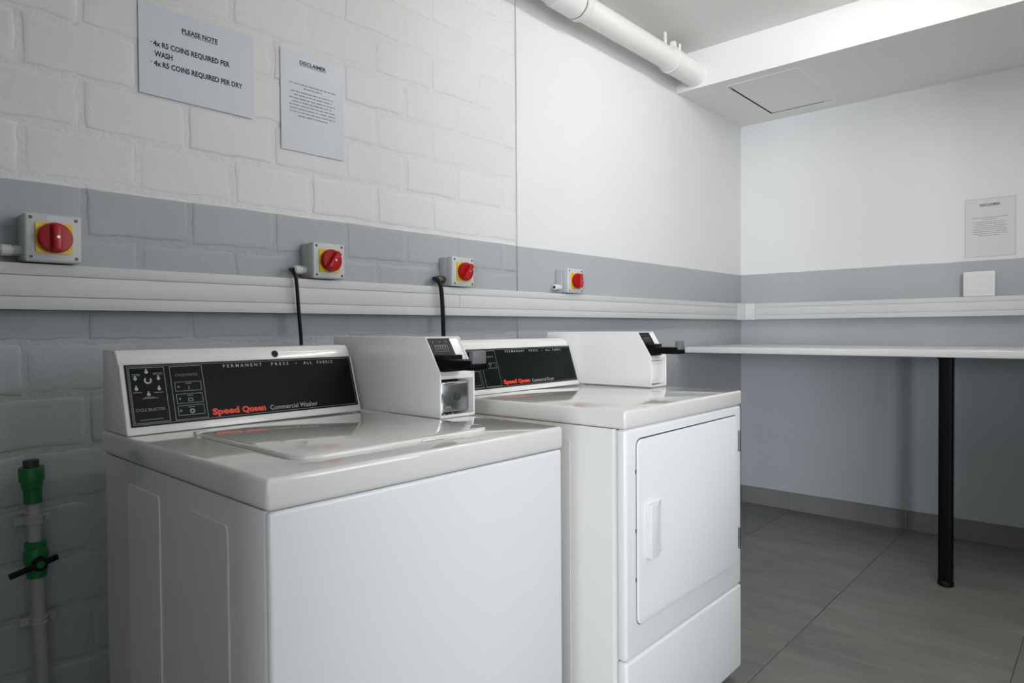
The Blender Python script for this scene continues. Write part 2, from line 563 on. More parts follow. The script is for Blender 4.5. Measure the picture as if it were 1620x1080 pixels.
# unseen lobby, guessed so daylight follows the leg's shadow; one wall has the window
WA = (-6.4, -4.6, .30, 2.40)
bm = bmesh.new()
for a, b in (((LOB_X-.14, LOB_Y-.14, 0), (LOB_X, WA[0], CEIL)), ((LOB_X-.14, WA[1], 0), (LOB_X, .14, CEIL)), ((LOB_X-.14, WA[0], 0), (LOB_X, WA[1], WA[2])), ((LOB_X-.14, WA[0], WA[3]), (LOB_X, WA[1], CEIL))):
    add_box(bm, a, b)
tag(finish('wall_lobby_end', bm, M_OFFWALL, smooth=False), 'unseen, guessed lobby end wall with a tall window opening', kind='structure')
tag(box('wall_lobby_side', (LOB_X, LOB_Y-.14, 0), (.14, LOB_Y, CEIL), M_OFFWALL), 'unseen, guessed grey lobby side wall', kind='structure')
tag(box('wall_lobby_near', (LOB_X, 0, 0), (ROOM_X-.14, .14, CEIL), M_OFFWALL), 'unseen, guessed lobby wall in line with the brick wall', kind='structure')
ceiling = box('ceiling', (LOB_X-.14, LOB_Y-.14, CEIL), (0.14, 0.14, CEIL+.12), M_CEIL)
tag(ceiling, 'rough white concrete ceiling', kind='structure')
BX, BZ = -0.837, 2.388
bm = bmesh.new()
# hatch opening left in the soffit: build the beam as pieces round it
HX0, HX1, HY0, HY1 = -0.735, -0.135, -0.590, -0.243
add_box(bm, (BX, ROOM_Y, BZ+.03), (0, 0, CEIL+.005))
add_box(bm, (BX, ROOM_Y, BZ), (0, HY0, BZ+.03))
add_box(bm, (BX, HY1, BZ), (0, 0, BZ+.03))
add_box(bm, (BX, HY0, BZ), (HX0, HY1, BZ+.03))
add_box(bm, (HX1, HY0, BZ), (0, HY1, BZ+.03))
beam = finish('trim_2', bm, M_BEAM, smooth=False)
tag(beam, 'boxed white bulkhead under the ceiling along the end wall', kind='structure')

# skirting tiles
def skirting(name, label, along, a0, a1, joints):
    root = None
    cuts = [a0]+[j for j in joints if a0 < j < a1]+[a1]
    if along == 'y':
        root = box(name, (-.0065, a0, 0), (0, a1, .106), M_GROUT_LIGHT)
    else:
        root = box(name, (a0, -.0065, 0), (a1, 0, .106), M_GROUT_LIGHT)
    tag(root, label, kind='structure')
    for p, q in zip(cuts, cuts[1:]):
        if along == 'y':
            box('skirting_tile', (-.010, p+.002, .0005), (0, q-.002, .107), M_TILE, root, .0012, 1)
        else:
            box('skirting_tile', (p+.002, -.010, .0005), (q-.002, 0, .107), M_TILE, root, .0012, 1)
skirting('baseboard_far', 'grey tile skirting along the end wall', 'y', ROOM_Y, -.010, [-.318+P*k for k in range(-4, 1)])
skirting('baseboard_left', 'grey tile skirting along the plastered wall', 'x', SEAM, -.001, [JX+P*k for k in range(-2, 2)])

# access hatch in the bulkhead
hatch = thing('access_hatch', 'square access hatch in the underside of the white bulkhead', 'hatch', ((HX0+HX1)/2, (HY0+HY1)/2, BZ))
hx, hy = (HX1-HX0)/2, (HY1-HY0)/2
bm = bmesh.new()
fw_ = .010
add_box(bm, (-hx-.022, -hy-.022, -.0015), (hx+.004, -hy, .006), .0006, 1)
add_box(bm, (-hx-.022, -hy, -.0015), (-hx, hy+.004, .006), .0006, 1)
finish('frame', bm, M_BEAM, hatch)
bm = bmesh.new()
add_box(bm, (-hx+.001, -hy+.001, .001), (hx-.010, hy-.010, .016), .0008, 1)
finish('panel', bm, M_BEAM, hatch)
bm = bmesh.new()
add_box(bm, (hx-.0015, -hy+.05, .0012), (hx, hy, .024))
add_box(bm, (-hx+.05, hy-.0015, .0012), (hx, hy, .024))
finish('gap_shade', bm, M_DARKGAP, hatch, smooth=False)  # dark strips put the shade of the open gap into colour
box('shadow_gap_backing', (-hx, -hy, .024), (hx, hy, .029), M_DARKGAP, hatch)

# ------------------------------------------------------------------ fluorescent batten (just above the frame)
LX0, LX1, LY = -2.35, -1.12, -1.38
lamp = thing('ceiling_batten', 'long ceiling batten lamp with opal diffuser', 'lamp', ((LX0+LX1)/2, LY, CEIL))
hl = (LX1-LX0)/2
box('housing', (-hl, -.040, -.055), (hl, .040, 0), M_PVC, lamp, .004)
box('diffuser', (-hl, -.021, -.100), (hl, .021, -.0555), M_TUBE, lamp, .010, 2)

# ------------------------------------------------------------------ soil pipe below the ceiling
PY, PZ, PR = -0.112, 2.459, 0.055
pipe = thing('soil_pipe', 'thick white plastic soil pipe running below the ceiling', 'pipe', (-2.9, PY, PZ))
def px(x): return x+2.9
bm = bmesh.new()
add_cyl(bm, (px(ROOM_X+.02), 0, 0), (px(BX+.05), 0, 0), PR-.002, n=40)
finish('pipe_run', bm, M_PVC, pipe)
bm = bmesh.new()
add_lathe(bm, (px(-2.05), 0, 0), (1, 0, 0), [(0, .0545), (.012, .060), (.15, .060), (.152, .0575), (.157, .0575), (.159, .064), (.185, .064), (.205, .0555)], 40)
sc = finish('socket_coupling', bm, M_PVC, pipe)
bm = bmesh.new()
add_lathe(bm, (px(-1.8995), 0, 0), (1, 0, 0), [(0, .0570), (.0005, .0600), (.0060, .0600), (.0065, .0570)], 40)
finish('groove_ring', bm, mat('dark_groove', (0.16, 0.16, 0.15, 1), 0.6), sc)  # dark ring colours in the shade of the socket groove
bm = bmesh.new()
add_lathe(bm, (px(-1.150), 0, 0), (1, 0, 0), [(0, .0545), (.028, .0615), (.34, .0615)], 40)
finish('end_socket', bm, M_PVC, pipe)
cl = None
bm = bmesh.new()
add_lathe(bm, (px(-1.12), 0, 0), (1, 0, 0), [(0, .0610), (.001, .0650), (.024, .0650), (.025, .0610)], 40)
add_box(bm, (px(-1.12), -.030, .055), (px(-1.095), -.004, .085), .002, 1)
cl = finish('hanger_strap', bm, M_PVC, pipe)
bm = bmesh.new()
add_cyl(bm, (px(-1.150), .006, .050), (px(-1.150), .006, CEIL-PZ-.001), .009, n=12)
finish('hanger_rod', bm, M_PVC, cl)
bm = bmesh.new()
add_cyl(bm, (px(-1.085), -.040, .040), (px(-1.085), -.040, .074), .006, n=12)
finish('strap_bolt', bm, M_PVC, cl)

# ------------------------------------------------------------------ cable trunking
TZ0, TZ1, TD = 1.1634, 1.2627, 0.055
ZL0, ZL1 = 1.1920, 1.2370
def trunk(name, label, along, a0, a1, splits):
    mid = (a0+a1)/2
    t = thing(name, label, 'cable trunking', (mid, 0, TZ0) if along == 'x' else (0, mid, TZ0))
    def bx(bm, p, q, d0, d1, z0, z1, bv=.0015):
        z0 -= TZ0; z1 -= TZ0
        if along == 'x': add_box(bm, (p-mid, -d0, z0), (q-mid, -d1, z1), bv, 2)
        else: add_box(bm, (-d0, p-mid, z0), (-d1, q-mid, z1), bv, 2)
    bm = bmesh.new()
    bx(bm, a0, a1, .0005, TD-.006, TZ0, TZ1, 0)
    bx(bm, a0, a1, .020, TD, TZ0, ZL0-.0007)
    bx(bm, a0, a1, .020, TD, ZL1+.0007, TZ1)
    finish('channel', bm, M_TRUNK, t)
    c = [a0]+splits+[a1]
    for p, q in zip(c, c[1:]):
        bm = bmesh.new()
        bx(bm, p+.0008, q-.0008, .030, TD, ZL0+.0004, ZL1-.0004, .0008)
        finish('lid', bm, M_TRUNK, t)
    return t
trunk('cable_trunking', 'long pale grey cable trunking on the wall behind the machines', 'x', ROOM_X+.01, -.176, [-2.520])
trunk('cable_trunking', 'short pale grey cable trunking on the end wall above the counter', 'y', ROOM_Y+.01, -.113, [-1.9])
ct = thing('trunking_corner', 'pale trunking corner piece joining the two runs', 'trunking corner', (0, 0, TZ0))
bm = bmesh.new()
prof = [(-.175, -.0005), (-.175, -.0575), (-.062, -.0575), (-.0575, -.062), (-.0575, -.112), (-.0005, -.112), (-.0005, -.0005)]
add_prism(bm, prof, 'z', -.002, TZ1-TZ0+.001, .0015, 2)
finish('bend_cover', bm, M_TRUNK, ct)

# ------------------------------------------------------------------ isolator switches
def isolator(x, label, bar_angle, gland, with_tag=False):
    S, ZB = .104, 1.266
    t = thing('isolator_switch', label, 'isolator', (x, 0, ZB), 0, 'rotary isolators above the trunking')
    box('base', (0, -.036, .001), (S, -.0005, S-.001), M_GREYBOX2, t, .004, 3)
    bm = bmesh.new()
    add_box(bm, (-.001, -.070, 0), (S+.001, -.039, S), .006, 3)
    add_box(bm, (.003, -.040, .003), (S-.003, -.034, S-.003))
    cover = finish('cover', bm, M_GREYBOX, t)
    for sx in (.010, S-.010):
        for sz in (.010, S-.010):
            bm = bmesh.new()
            add_cyl(bm, (sx, -.0705, sz), (sx, -.066, sz), .0037, n=12)
            finish('screw', bm, M_SCREW, cover)
    bm = bmesh.new()
    add_prism(bm, round_rect(S/2-.034, S/2-.033, S/2+.034, S/2+.033, .005), 'y', -.0735, -.069, 0)
    plate = finish('yellow_plate', bm, M_YELLOW, t)
    bm = bmesh.new()
    add_lathe(bm, (S/2, -.0735, S/2), (0, -1, 0), [(0, .031), (.004, .0325), (.012, .0325), (.016, .030), (.0165, .026)], 36)
    knob = finish('rotary_knob', bm, M_RED, t)
    bm = bmesh.new()
    add_box(bm, (-.0085, -.031, -.029), (.0085, -.012, .029), .004, 3)
    rot = Matrix.Rotation(bar_angle, 4, 'Y')
    bmesh.ops.transform(bm, matrix=Matrix.Translation((S/2, -.0735, S/2)) @ rot, verts=bm.verts[:])
    finish('grip_bar', bm, M_RED2, knob)
    bm = bmesh.new()
    add_cyl(bm, (S/2, -.1065, S/2), (S/2, -.100, S/2), .0032, n=12)
    finish('centre_screw', bm, M_BRIGHT, knob)
    # cable gland on the left side
    gm = {'white': M_PVC, 'grey': M_GREYBOX, 'metal': M_BRASS}[gland]
    bm = bmesh.new()
    gz, gy = .024, -.024
    add_lathe(bm, (.001, gy, gz), (-1, 0, 0), [(0, .0125), (.012, .0125), (.0121, .0105), (.016, .0105), (.0161, .0130), (.034, .0130), (.038, .0085)], 12)
    g = finish('cable_gland', bm, gm, t, angle=25)
    bm = bmesh.new()
    add_cyl(bm, (-.036, gy, gz), (-.0385, gy, gz), .006, n=12)
    finish('gland_opening', bm, M_BLACK, g)
    if with_tag:
        box('paper_tag', (.040, -.0708, S-.016), (.062, -.0699, S-.005), M_PAPER, t)
    return t
IX = [-3.792, -3.108, -2.566, -1.906]
isolator(IX[0], 'grey isolator box with red rotary knob nearest the left edge, upright grip', 0, 'white', True)
isolator(IX[1], 'grey isolator box with thin black cable hanging from its white gland', R(35), 'white')
isolator(IX[2], 'grey isolator box with thick black cable hanging from a metal gland', R(35), 'metal')
isolator(IX[3], 'small-looking grey isolator box on the smooth wall, no cable attached', R(0), 'white')

def cable(name, label, x, r, pts):
    t = thing(name, label, 'cable', (x, 0, 0.3))
    bm = bmesh.new()
    add_tube(bm, [(px_-x, py_, pz_-.3) for px_, py_, pz_ in pts], r, 12)
    finish('cable_sheath', bm, M_BLACK, t)
    return t
x2 = IX[1]-.0385
cable('power_cable', 'thin black power cable hanging down behind the washing machine', x2, .0050,
      [(x2, -.024, 1.290), (x2-.012, -.030, 1.289), (x2-.020, -.058, 1.282), (x2-.018, -.072, 1.255), (x2-.010, -.070, 1.16), (x2-.001, -.064, 1.09), (x2-.002, -.075, .95), (x2+.010, -.11, .72), (x2+.02, -.16, .52), (x2+.03, -.2015, .42)])
x3 = IX[2]-.0385
cable('power_cable', 'thick black power cable hanging down behind the coin box of the washer', x3, .0075,
      [(x3, -.024, 1.290), (x3-.016, -.036, 1.290), (x3-.024, -.066, 1.280), (x3-.022, -.078, 1.245), (x3-.010, -.072, 1.15), (x3-.004, -.068, 1.08), (x3-.002, -.080, .93), (x3-.01, -.12, .70), (x3-.05, -.15, .45), (x3-.09, -.17, .15), (x3-.10, -.18, .010)])

# ------------------------------------------------------------------ blank wall box on the far trunking
sb = thing('wall_box', 'white blank outlet box above the trunking on the end wall', 'wall box', (0, -1.262, TZ1+.0005))
box('back_box', (-.040, -.064, .001), (-.0005, .064, .124), M_GREYBOX, sb, .003)
bm = bmesh.new()
add_box(bm, (-.050, -.067, 0), (-.040, .067, .127), .004, 3)
cov = finish('cover_plate', bm, M_PVC, sb)
bm = bmesh.new()
add_box(bm, (-.0515, -.052, .022), (-.0495, .052, .105), .0008, 1)
finish('blank_insert', bm, M_PVC, cov)

# ------------------------------------------------------------------ counter
counter = thing('counter_table', 'long white counter top on a black leg under the end-wall trunking', 'counter', (-.42, -1.17, 0))
ox, oy = .42, 1.17
bm = bmesh.new()
add_box(bm, (BX+ox, ROOM_Y+.003+oy, .981), (-.0015+ox, -.0015+oy, 1.012), .004, 3)
finish('counter_top', bm, M_TABLE, counter)
bm = bmesh.new()
lx, ly = -.790+ox, -1.243+oy
prof = round_rect(lx-.026, ly-.026, lx+.026, ly+.026, .008, 4)
add_prism(bm, prof, 'z', .012, .975, 0)
leg = finish('leg', bm, M_BLACKMET, counter)
box('mounting_plate', (lx-.030, ly-.030, .975), (lx+.030, ly+.030, .981), M_BLACKMET, leg, .001, 1)
bm = bmesh.new()
add_lathe(bm, (lx, ly, 0.0003), (0, 0, 1), [(0, .026), (.003, .031), (.018, .031), (.022, .027)], 24)
finish('foot', bm, M_BLACK, leg)

# ------------------------------------------------------------------ washing machine / dryer shared pieces
def machine_body(t, W, D, top_z, seam_z, front_wrap, label_side):
    """cabinet, worktop; local axes: x width, y depth (0 = front), z up"""
    # wrap-round cabinet
    bm = bmesh.new()
    prof = round_rect(.004, front_wrap, W-.004, D, .010, 4)
    add_prism(bm, prof, 'z', .045, seam_z-.0012, 0)
    cab = finish('cabinet', bm, M_ENAMEL, t)
    # worktop with turned-down rim
    bm = bmesh.new()
    add_box(bm, (0, -.002, seam_z), (W, D+.004, top_z), .0075, 4)
    top = finish('worktop', bm, M_ENAMEL_TOP, t)
    box('worktop_gap', (.012, .012, seam_z-.004), (W-.012, D-.008, seam_z+.002), M_DARKGAP, cab)
    for fx in (.06, W-.06):
        for fy in (.07, D-.07):
            bm = bmesh.new()
            add_lathe(bm, (fx, fy, .0004), (0, 0, 1), [(0, .020), (.004, .024), (.016, .024), (.020, .010), (.050, .010)], 16)
            finish('foot', bm, M_BLACK, t)
    return cab, top

def console(t, W, D, z, yb, label):
    """sloped control console; returns part and the sheet for its black panel"""
    yt, zt = yb+.045, z+.140
    prof = [(yb, z+.0005), (yb+.004, z+.012), (yt-.002, zt-.004), (yt+.0055, zt-.002), (yt+.0115, zt+.014), (yt+.022, zt+.0245), (yt+.040, zt+.0255), (D-.004, zt+.0255), (D-.004, z+.0005)]
    bm = bmesh.new()
    add_prism(bm, prof, 'x', 0.003, W, .0028, 2)
    con = finish('console', bm, M_ENAMEL, t, angle=50)
    T = Vector((0, yt-.002-(yb+.004), zt-.004-(z+.012))).normalized()
    N = Vector((1, 0, 0)).cross(T)
    O = Vector((.012, yb+.004, z+.012)) + T*.004
    sh = Sheet(O, (1, 0, 0), T, N, W-.019, .126)
    return con, sh

def panel_slab(con, sh):
    bm = bmesh.new()
    w, h = sh.w, sh.h
    c = [(0, 0), (w, 0), (w, h), (0, h)]
    A = [bm.verts.new(sh.at(s, u, -.001)) for s, u in c]
    B = [bm.verts.new(sh.at(s, u, .0016)) for s, u in c]
    bm.faces.new(A[::-1]); bm.faces.new(B)
    for i in range(4):
        j = (i+1) % 4
        bm.faces.new((A[i], A[j], B[j], B[i]))
    o = finish('control_panel', bm, M_PANEL, con, smooth=False)
    o['label'] = 'black printed control panel'
    return o

def coin_meter(t, x0, x1, y0, z, D, drawer):
    """coin box: white case with sloped upper face, black slide plate, slide with grip, cash drawer"""
    yb = D+.010
    h = .186
    zk = z+.101           # where the slope starts
    ys = y0+.052          # where the slope ends at the top
    w = .004
    # case: two side cheeks, top, back, slope panel, floor
    prof = [(y0, z+.0006), (y0, zk), (ys, z+h), (yb, z+h), (yb, z+.08), (D-.09, z+.0006)]
    bm = bmesh.new()
    add_prism(bm, prof, 'x', x0, x0+w, .001, 1)
    add_prism(bm, prof, 'x', x1-w, x1, .001, 1)
    add_prism(bm, [(ys+.001, z+h-.005), (ys, z+h), (yb, z+h), (yb, z+h-.005)], 'x', x0+w-.001, x1-w+.001, 0)
    add_box(bm, (x0+w-.001, yb-.005, z+.085), (x1-w+.001, yb, z+h-.002))
    add_box(bm, (x0+w-.001, y0+.001, z+.0006), (x1-w+.001, y0+.13, z+.007))
    # recessed slope panel and ledge over the drawer
    d = .006
    add_prism(bm, [(y0+.004, zk-.004), (y0+d, zk+.002), (ys+d-.003, z+h-.004), (ys+d+.006, z+h-.008), (y0+d+.010, zk-.006)], 'x', x0+w-.001, x1-w+.001, 0)
    add_box(bm, (x0+w-.001, y0+.0015, zk-.012), (x1-w+.001, y0+.10, zk-.003), .001, 1)
    case = finish('coin_box', bm, M_ENAMEL, t)
    case['label'] = 'white coin box with a sloped face'
    # dark interior behind the drawer opening
    box('drawer_cavity', (x0+w, y0+.055, z+.006), (x1-w, y0+.060, zk-.010), M_ENAMEL if not drawer else M_DARKGAP, case)
    T = Vector((0, ys-y0, z+h-zk)).normalized()
    N = Vector((1, 0, 0)).cross(T)
    sl = (Vector((0, ys, z+h))-Vector((0, y0, zk))).length
    sh = Sheet(Vector((x0+w, y0+d, zk))+N*.0005, (1, 0, 0), T, N, x1-x0-2*w, sl)
    iw = sh.w
    # black slide plate
    bm = bmesh.new()
    def slab(bm, s0, t0, s1, t1, n0, n1):
        c = [(s0, t0), (s1, t0), (s1, t1), (s0, t1)]
        A = [bm.verts.new(sh.at(s, u, n0)) for s, u in c]; B = [bm.verts.new(sh.at(s, u, n1)) for s, u in c]
        bm.faces.new(A[::-1]); bm.faces.new(B)
        for i in range(4):
            j = (i+1) % 4
            bm.faces.new((A[i], A[j], B[j], B[i]))
    slab(bm, .001, .006, .068, .092, 0, .004)
    plate = finish('slide_plate', bm, M_PANEL, case, smooth=False)
    plate['label'] = 'black coin slide plate'
    def marks(bm):
        for k in range(3): sh.disc(bm, .012+.021*k, .082, .0017, .0043, 8)
        for k in range(6): sh.quad(bm, .014+.0075*k, .060, .0155+.0075*k, .073, .0043)
        for k in range(5): sh.quad(bm, .0155+.0075*k, .0715, .0205+.0075*k, .073, .0043)
        sh.quad(bm, .010, .0565, .055, .0572, .0043)
        sh.disc(bm, .052, .014, .0014, .0043, 8)
    print_part('slide_marks', marks, M_PRINTG, case)
    # the slide itself
    sx0, sx1 = x0+.008, x0+.064
    zs = z+.112
    bm = bmesh.new()
    add_box(bm, (sx0, y0-.090, zs), (sx1, y0+.030, zs+.022), .002, 2)
    add_box(bm, (sx0-.001, y0-.004, zs-.006), (sx1+.002, y0+.034, zs+.032), .002, 2)
    for k in range(7):
        add_box(bm, (sx0+.004+.007*k, y0-.0925, zs+.001), (sx0+.008+.007*k, y0-.089, zs+.010))
    slide = finish('coin_slide', bm, M_BLACKMET, case)
    bm = bmesh.new()
    add_box(bm, (sx0+.004, y0-.094, zs+.014), (sx1-.011, y0-.080, zs+.043), .003, 2)
    grip = finish('slide_grip', bm, M_GRIP, case)
    grip['label'] = 'grey grip of the coin slide'
    if drawer:
        bm = bmesh.new()
        dz0, dz1 = z+.012, z+.079
        dx0, dx1 = x0+.011, x1-.017
        add_box(bm, (dx0, y0+.006, dz0), (dx1, y0+.054, dz1), .004, 3)
        dr = finish('cash_drawer', bm, M_CHROME, case)
        dr['label'] = 'metal cash drawer with round lock'
        bm = bmesh.new()
        add_box(bm, (dx0-.002, y0+.005, dz1-.002), (dx1+.002, y0+.030, dz1+.003), .002, 2)
        add_box(bm, (dx0-.003, y0+.005, dz0), (dx0+.001, y0+.02, dz1), .0015, 2)
        add_cyl(bm, (dx0+.004, y0+.004, z+.0085), (dx0+.004, y0+.016, z+.0085), .003, n=10)
        add_cyl(bm, (dx0+.030, y0+.004, z+.0085), (dx0+.030, y0+.016, z+.0085), .003, n=10)
        finish('drawer_rim', bm, M_BRIGHT, case)
        lx_, lz_ = (dx0+dx1)/2+.006, (dz0+dz1)/2+.002
        bm = bmesh.new()
        add_lathe(bm, (lx_, y0+.007, lz_), (0, -1, 0), [(0, .0095), (.004, .009), (.0045, .006)], 20)
        finish('lock', bm, M_SCREW, case)
        lsh = Sheet((dx0+.009, y0+.0056, dz0+.010), (1, 0, 0), (0, 0, 1), (0, -1, 0), .03, .01)
        print_part('lock_maker_mark', lambda bm: [lsh.quad(bm, .0+.0028*k, 0, .0022+.0028*k, .0045, 0) for k in range(6)], M_PRINTG, case)
    else:
        # pressed white door with a raised inner panel
        bm = bmesh.new()
        add_box(bm, (x0+.010, y0+.010, z+.010), (x1-.010, y0+.052, zk-.014), .004, 2)
        add_box(bm, (x0+.024, y0+.007, z+.022), (x1-.024, y0+.012, zk-.026), .002, 2)
        dr = finish('cash_door', bm, M_ENAMEL, case)
    return case

# ------------------------------------------------------------------ washing machine
WW, WD, WSEAM, WTOP = .6491, .6972, .866, .912
washer = thing('washing_machine', 'white top-loading coin washing machine with black console, nearest the camera', 'washing machine', (-3.7063, -.9254, 0), R(-.3968))
cab, top = machine_body(washer, WW, WD, WTOP, WSEAM, .010, '')
# front panel
bm = bmesh.new()
add_box(bm, (.004, -.0005, .046), (WW-.004, .016, WSEAM-.0012), .006, 4)
finish('front_panel', bm, M_DOORPAINT, washer)
# pressed panels in both sides
for sx in (0, 1):
    for (v0, v1) in ((.126, .275), (.395, .553)):
        bm = bmesh.new()
        xa, xb = (.0018, .0060) if sx == 0 else (WW-.0060, WW-.0018)
        add_prism(bm, round_rect(v0, .10, v1, .824, .010, 4), 'x', xa, xb, .0012, 1)
        finish('pressed_panel', bm, M_ENAMEL, cab)
# loading lid
bm = bmesh.new()
add_prism(bm, round_rect(.092, .070, .520, .470, .045, 8), 'z', WTOP-.002, WTOP+.0075, .004, 3)
lid = finish('loading_lid', bm, M_ENAMEL_TOP, top, angle=60)
for hx_ in (.110, .500):
    bm = bmesh.new()
    add_box(bm, (hx_-.012, .466, WTOP-.001), (hx_+.012, .484, WTOP+.007), .002, 2)
    finish('lid_hinge', bm, M_ENAMEL, lid)
bm = bmesh.new()
add_box(bm, (.330, .0655, WTOP+.0005), (.385, .072, WTOP+.005), .002, 2)
finish('lid_tab', bm, M_ENAMEL_TOP, lid)
con, sh = console(washer, .538, WD, WTOP, .553, '')
pan = panel_slab(con, sh)
pw, ph = sh.w, sh.h
bm = bmesh.new()
add_lathe(bm, (.336, .611, WTOP+.1470), Vector((0, -.94, .34)), [(0, .0080), (.0050, .0080), (.0055, .006)], 20)
finish('console_lock', bm, M_BLACK, con)
Nn = .0021
def Q(s, t): return s*pw, t*ph
def f(bm, s0, t0, s1, t1, lw=.0011): sh.frame(bm, s0*pw, t0*ph, s1*pw, t1*ph, lw, Nn)
def border(bm):
    f(bm, .007, .025, .993, .975, .0010)
    f(bm, .012, .047, .141, .950, .0013)
    f(bm, .160, .045, .287, .950, .0013)
    for t0, t1 in ((.520, .680), (.314, .477), (.116, .281)):
        f(bm, .173, t0, .275, t1, .0011)
print_part('panel_outlines', border, M_PRINTG, con)
def marks(bm):
    for s, t in ((.075, .871), (.033, .77), (.116, .758), (.033, .605), (.114, .589), (.074, .505)):
        sh.disc(bm, s*pw, t*ph, .0034, Nn); sh.quad(bm, s*pw-.0013, t*ph, s*pw+.0013, t*ph+.0065, Nn)
    sh.arc(bm, .077*pw, .734*ph, .0042, .0072, 130, 395, Nn)
print_part('cycle_symbols', marks, M_PRINT, con)
def small(bm):
    sh.text(bm, 'CYCLE STATUS', .179*pw, .265*pw, .775*ph, .815*ph, Nn, .006)
    sh.text(bm, 'CYCLE SELECTOR', .021*pw, .127*pw, .238*ph, .283*ph, Nn, .010)
    for s0, s1, t in ((.022, .052, .835), (.022, .052, .815), (.098, .132, .845), (.098, .132, .825), (.020, .050, .540), (.095, .128, .525), (.058, .095, .455), (.050, .105, .437)):
        sh.quad(bm, s0*pw, t*ph, s1*pw, t*ph+.0012, Nn)
    sh.quad(bm, .033*pw, .097*ph, .116*pw, .106*ph, Nn)
    for t in (.594, .395): sh.disc(bm, .186*pw, t*ph, .0022, Nn, 10)
    for t in (.640, .437, .241): sh.quad(bm, .214*pw, t*ph, .238*pw, t*ph+.0015, Nn)
    sh.quad(bm, .224*pw, .545*ph, .227*pw, .605*ph, Nn)
    sh.frame(bm, .217*pw, .345*ph, .236*pw, .400*ph, .0015, Nn)
    sh.arc(bm, .227*pw, .180*ph, .0022, .0055, 0, 360, Nn)
print_part('small_lettering', small, M_PRINTG, con)
print_part('status_light', lambda bm: sh.disc(bm, .184*pw, .196*ph, .0024, Nn, 10), M_GREENLED, con, 'green status light')
upper_lettering(con, sh, Nn)
for body_, a_, b_, c_ in (('Speed', .304, .416, .082), ('Queen', .428, .533, .076)):
    print_part('brand_lettering', lambda bm: sh.text(bm, body_, a_*pw, b_*pw, c_*ph, (c_+.1)*ph, Nn, .050), M_REDPRINT, con, 'red ' + body_ + ' lettering')
print_part('model_lettering', lambda bm: sh.text(bm, 'Commercial Washer', .553*pw, .783*pw, .068*ph, .153*ph, Nn), M_PRINT, con, 'white Commercial Washer lettering')
coin_meter(washer, .558, .666, .277, WTOP, WD, True)
# power inlet bracket at the back where the cable enters
box('inlet_plate', (.58, WD-.001, .38), (.66-.03, WD+.006, .46), M_CHROME, washer, .001, 1)

# ------------------------------------------------------------------ dryer
DW, DD, DSEAM, DTOP = .6843, .70, .872, .917
dryer = thing('tumble_dryer', 'white front-loading coin tumble dryer with square door, beside the counter', 'tumble dryer', (-2.798, -.9154, 0), R(.7092))
cab, top = machine_body(dryer, DW, DD, DTOP, DSEAM, .031, '')
for sx in (0, 1):
    for (v0, v1) in ((.164, .30), (.40, .553)):
        bm = bmesh.new()
        xa, xb = (.0018, .0060) if sx == 0 else (DW-.0060, DW-.0018)
        add_prism(bm, round_rect(v0, .10, v1, .833, .010, 4), 'x', xa, xb, .0012, 1)
        finish('pressed_panel', bm, M_ENAMEL, cab)
DO = (.050, .386, .646, .842)   # door rectangle x0 z0 x1 z1
# front frame round the door recess
bm = bmesh.new()
fz0, fz1 = .310, DSEAM-.0012
add_box(bm, (.003, 0, fz0), (DW-.003, .029, fz1), .009, 4)
front = finish('front_frame', bm, M_DOORPAINT, dryer)
bm = bmesh.new()
add_box(bm, (.003, -.001, .045), (DW-.003, .029, .308), .009, 4)
finish('lower_panel', bm, M_DOORPAINT, dryer)
# door: dark joint line then slab
bm = bmesh.new()
add_prism(bm, round_rect(DO[0]-.002, DO[1]-.002, DO[2]+.002, DO[3]+.003, .022, 6), 'y', -.0006, .004, 0)
finish('door_joint', bm, M_SCREW, front)
bm = bmesh.new()
add_prism(bm, round_rect(DO[0], DO[1], DO[2], DO[3], .020, 6), 'y', -.006, .003, .0025, 3)
door = finish('door', bm, M_DOORPAINT, dryer)
bm = bmesh.new()
# recessed-pull handle: upright fin on the left, pocket lip on the right
hx0, hx1, hz0, hz1 = .086, .160, .545, .677
add_prism(bm, [(hx0, -.006), (hx0+.002, -.022), (hx0+.030, -.024), (hx0+.034, -.022), (hx0+.036, -.006)], 'z', hz0, hz1, .002, 2)
add_prism(bm, [(hx0+.030, -.0055), (hx0+.034, -.022), (hx1, -.0075), (hx1, -.0055)], 'z', hz0, hz0+.008, .001, 1)
add_prism(bm, [(hx0+.030, -.0055), (hx0+.034, -.022), (hx1, -.0075), (hx1, -.0055)], 'z', hz1-.008, hz1, .001, 1)
add_box(bm, (hx0+.034, -.0075, hz0+.004), (hx1, -.0055, hz1-.004), .0005, 1)
hd = finish('door_handle', bm, M_PVC, door)
hd['label'] = 'white plastic pull handle'
for z0, z1 in ((.730, .794), (.427, .491)):
    bm = bmesh.new()
    add_cyl(bm, (.653, -.006, z0), (.653, -.006, z1), .0042, n=12)
    add_box(bm, (.650, -.006, z0+.004), (.660, -.001, z1-.004))
    finish('hinge', bm, M_CHROME, dryer)
for z_ in (.765, .62, .50):
    box('door_catch', (.0455, -.0022, z_-.005), (.0475, .001, z_+.005), M_SCREW, front)
con, sh = console(dryer, .574, DD, DTOP, .543, '')
pan = panel_slab(con, sh)
pw2, ph2 = sh.w, sh.h
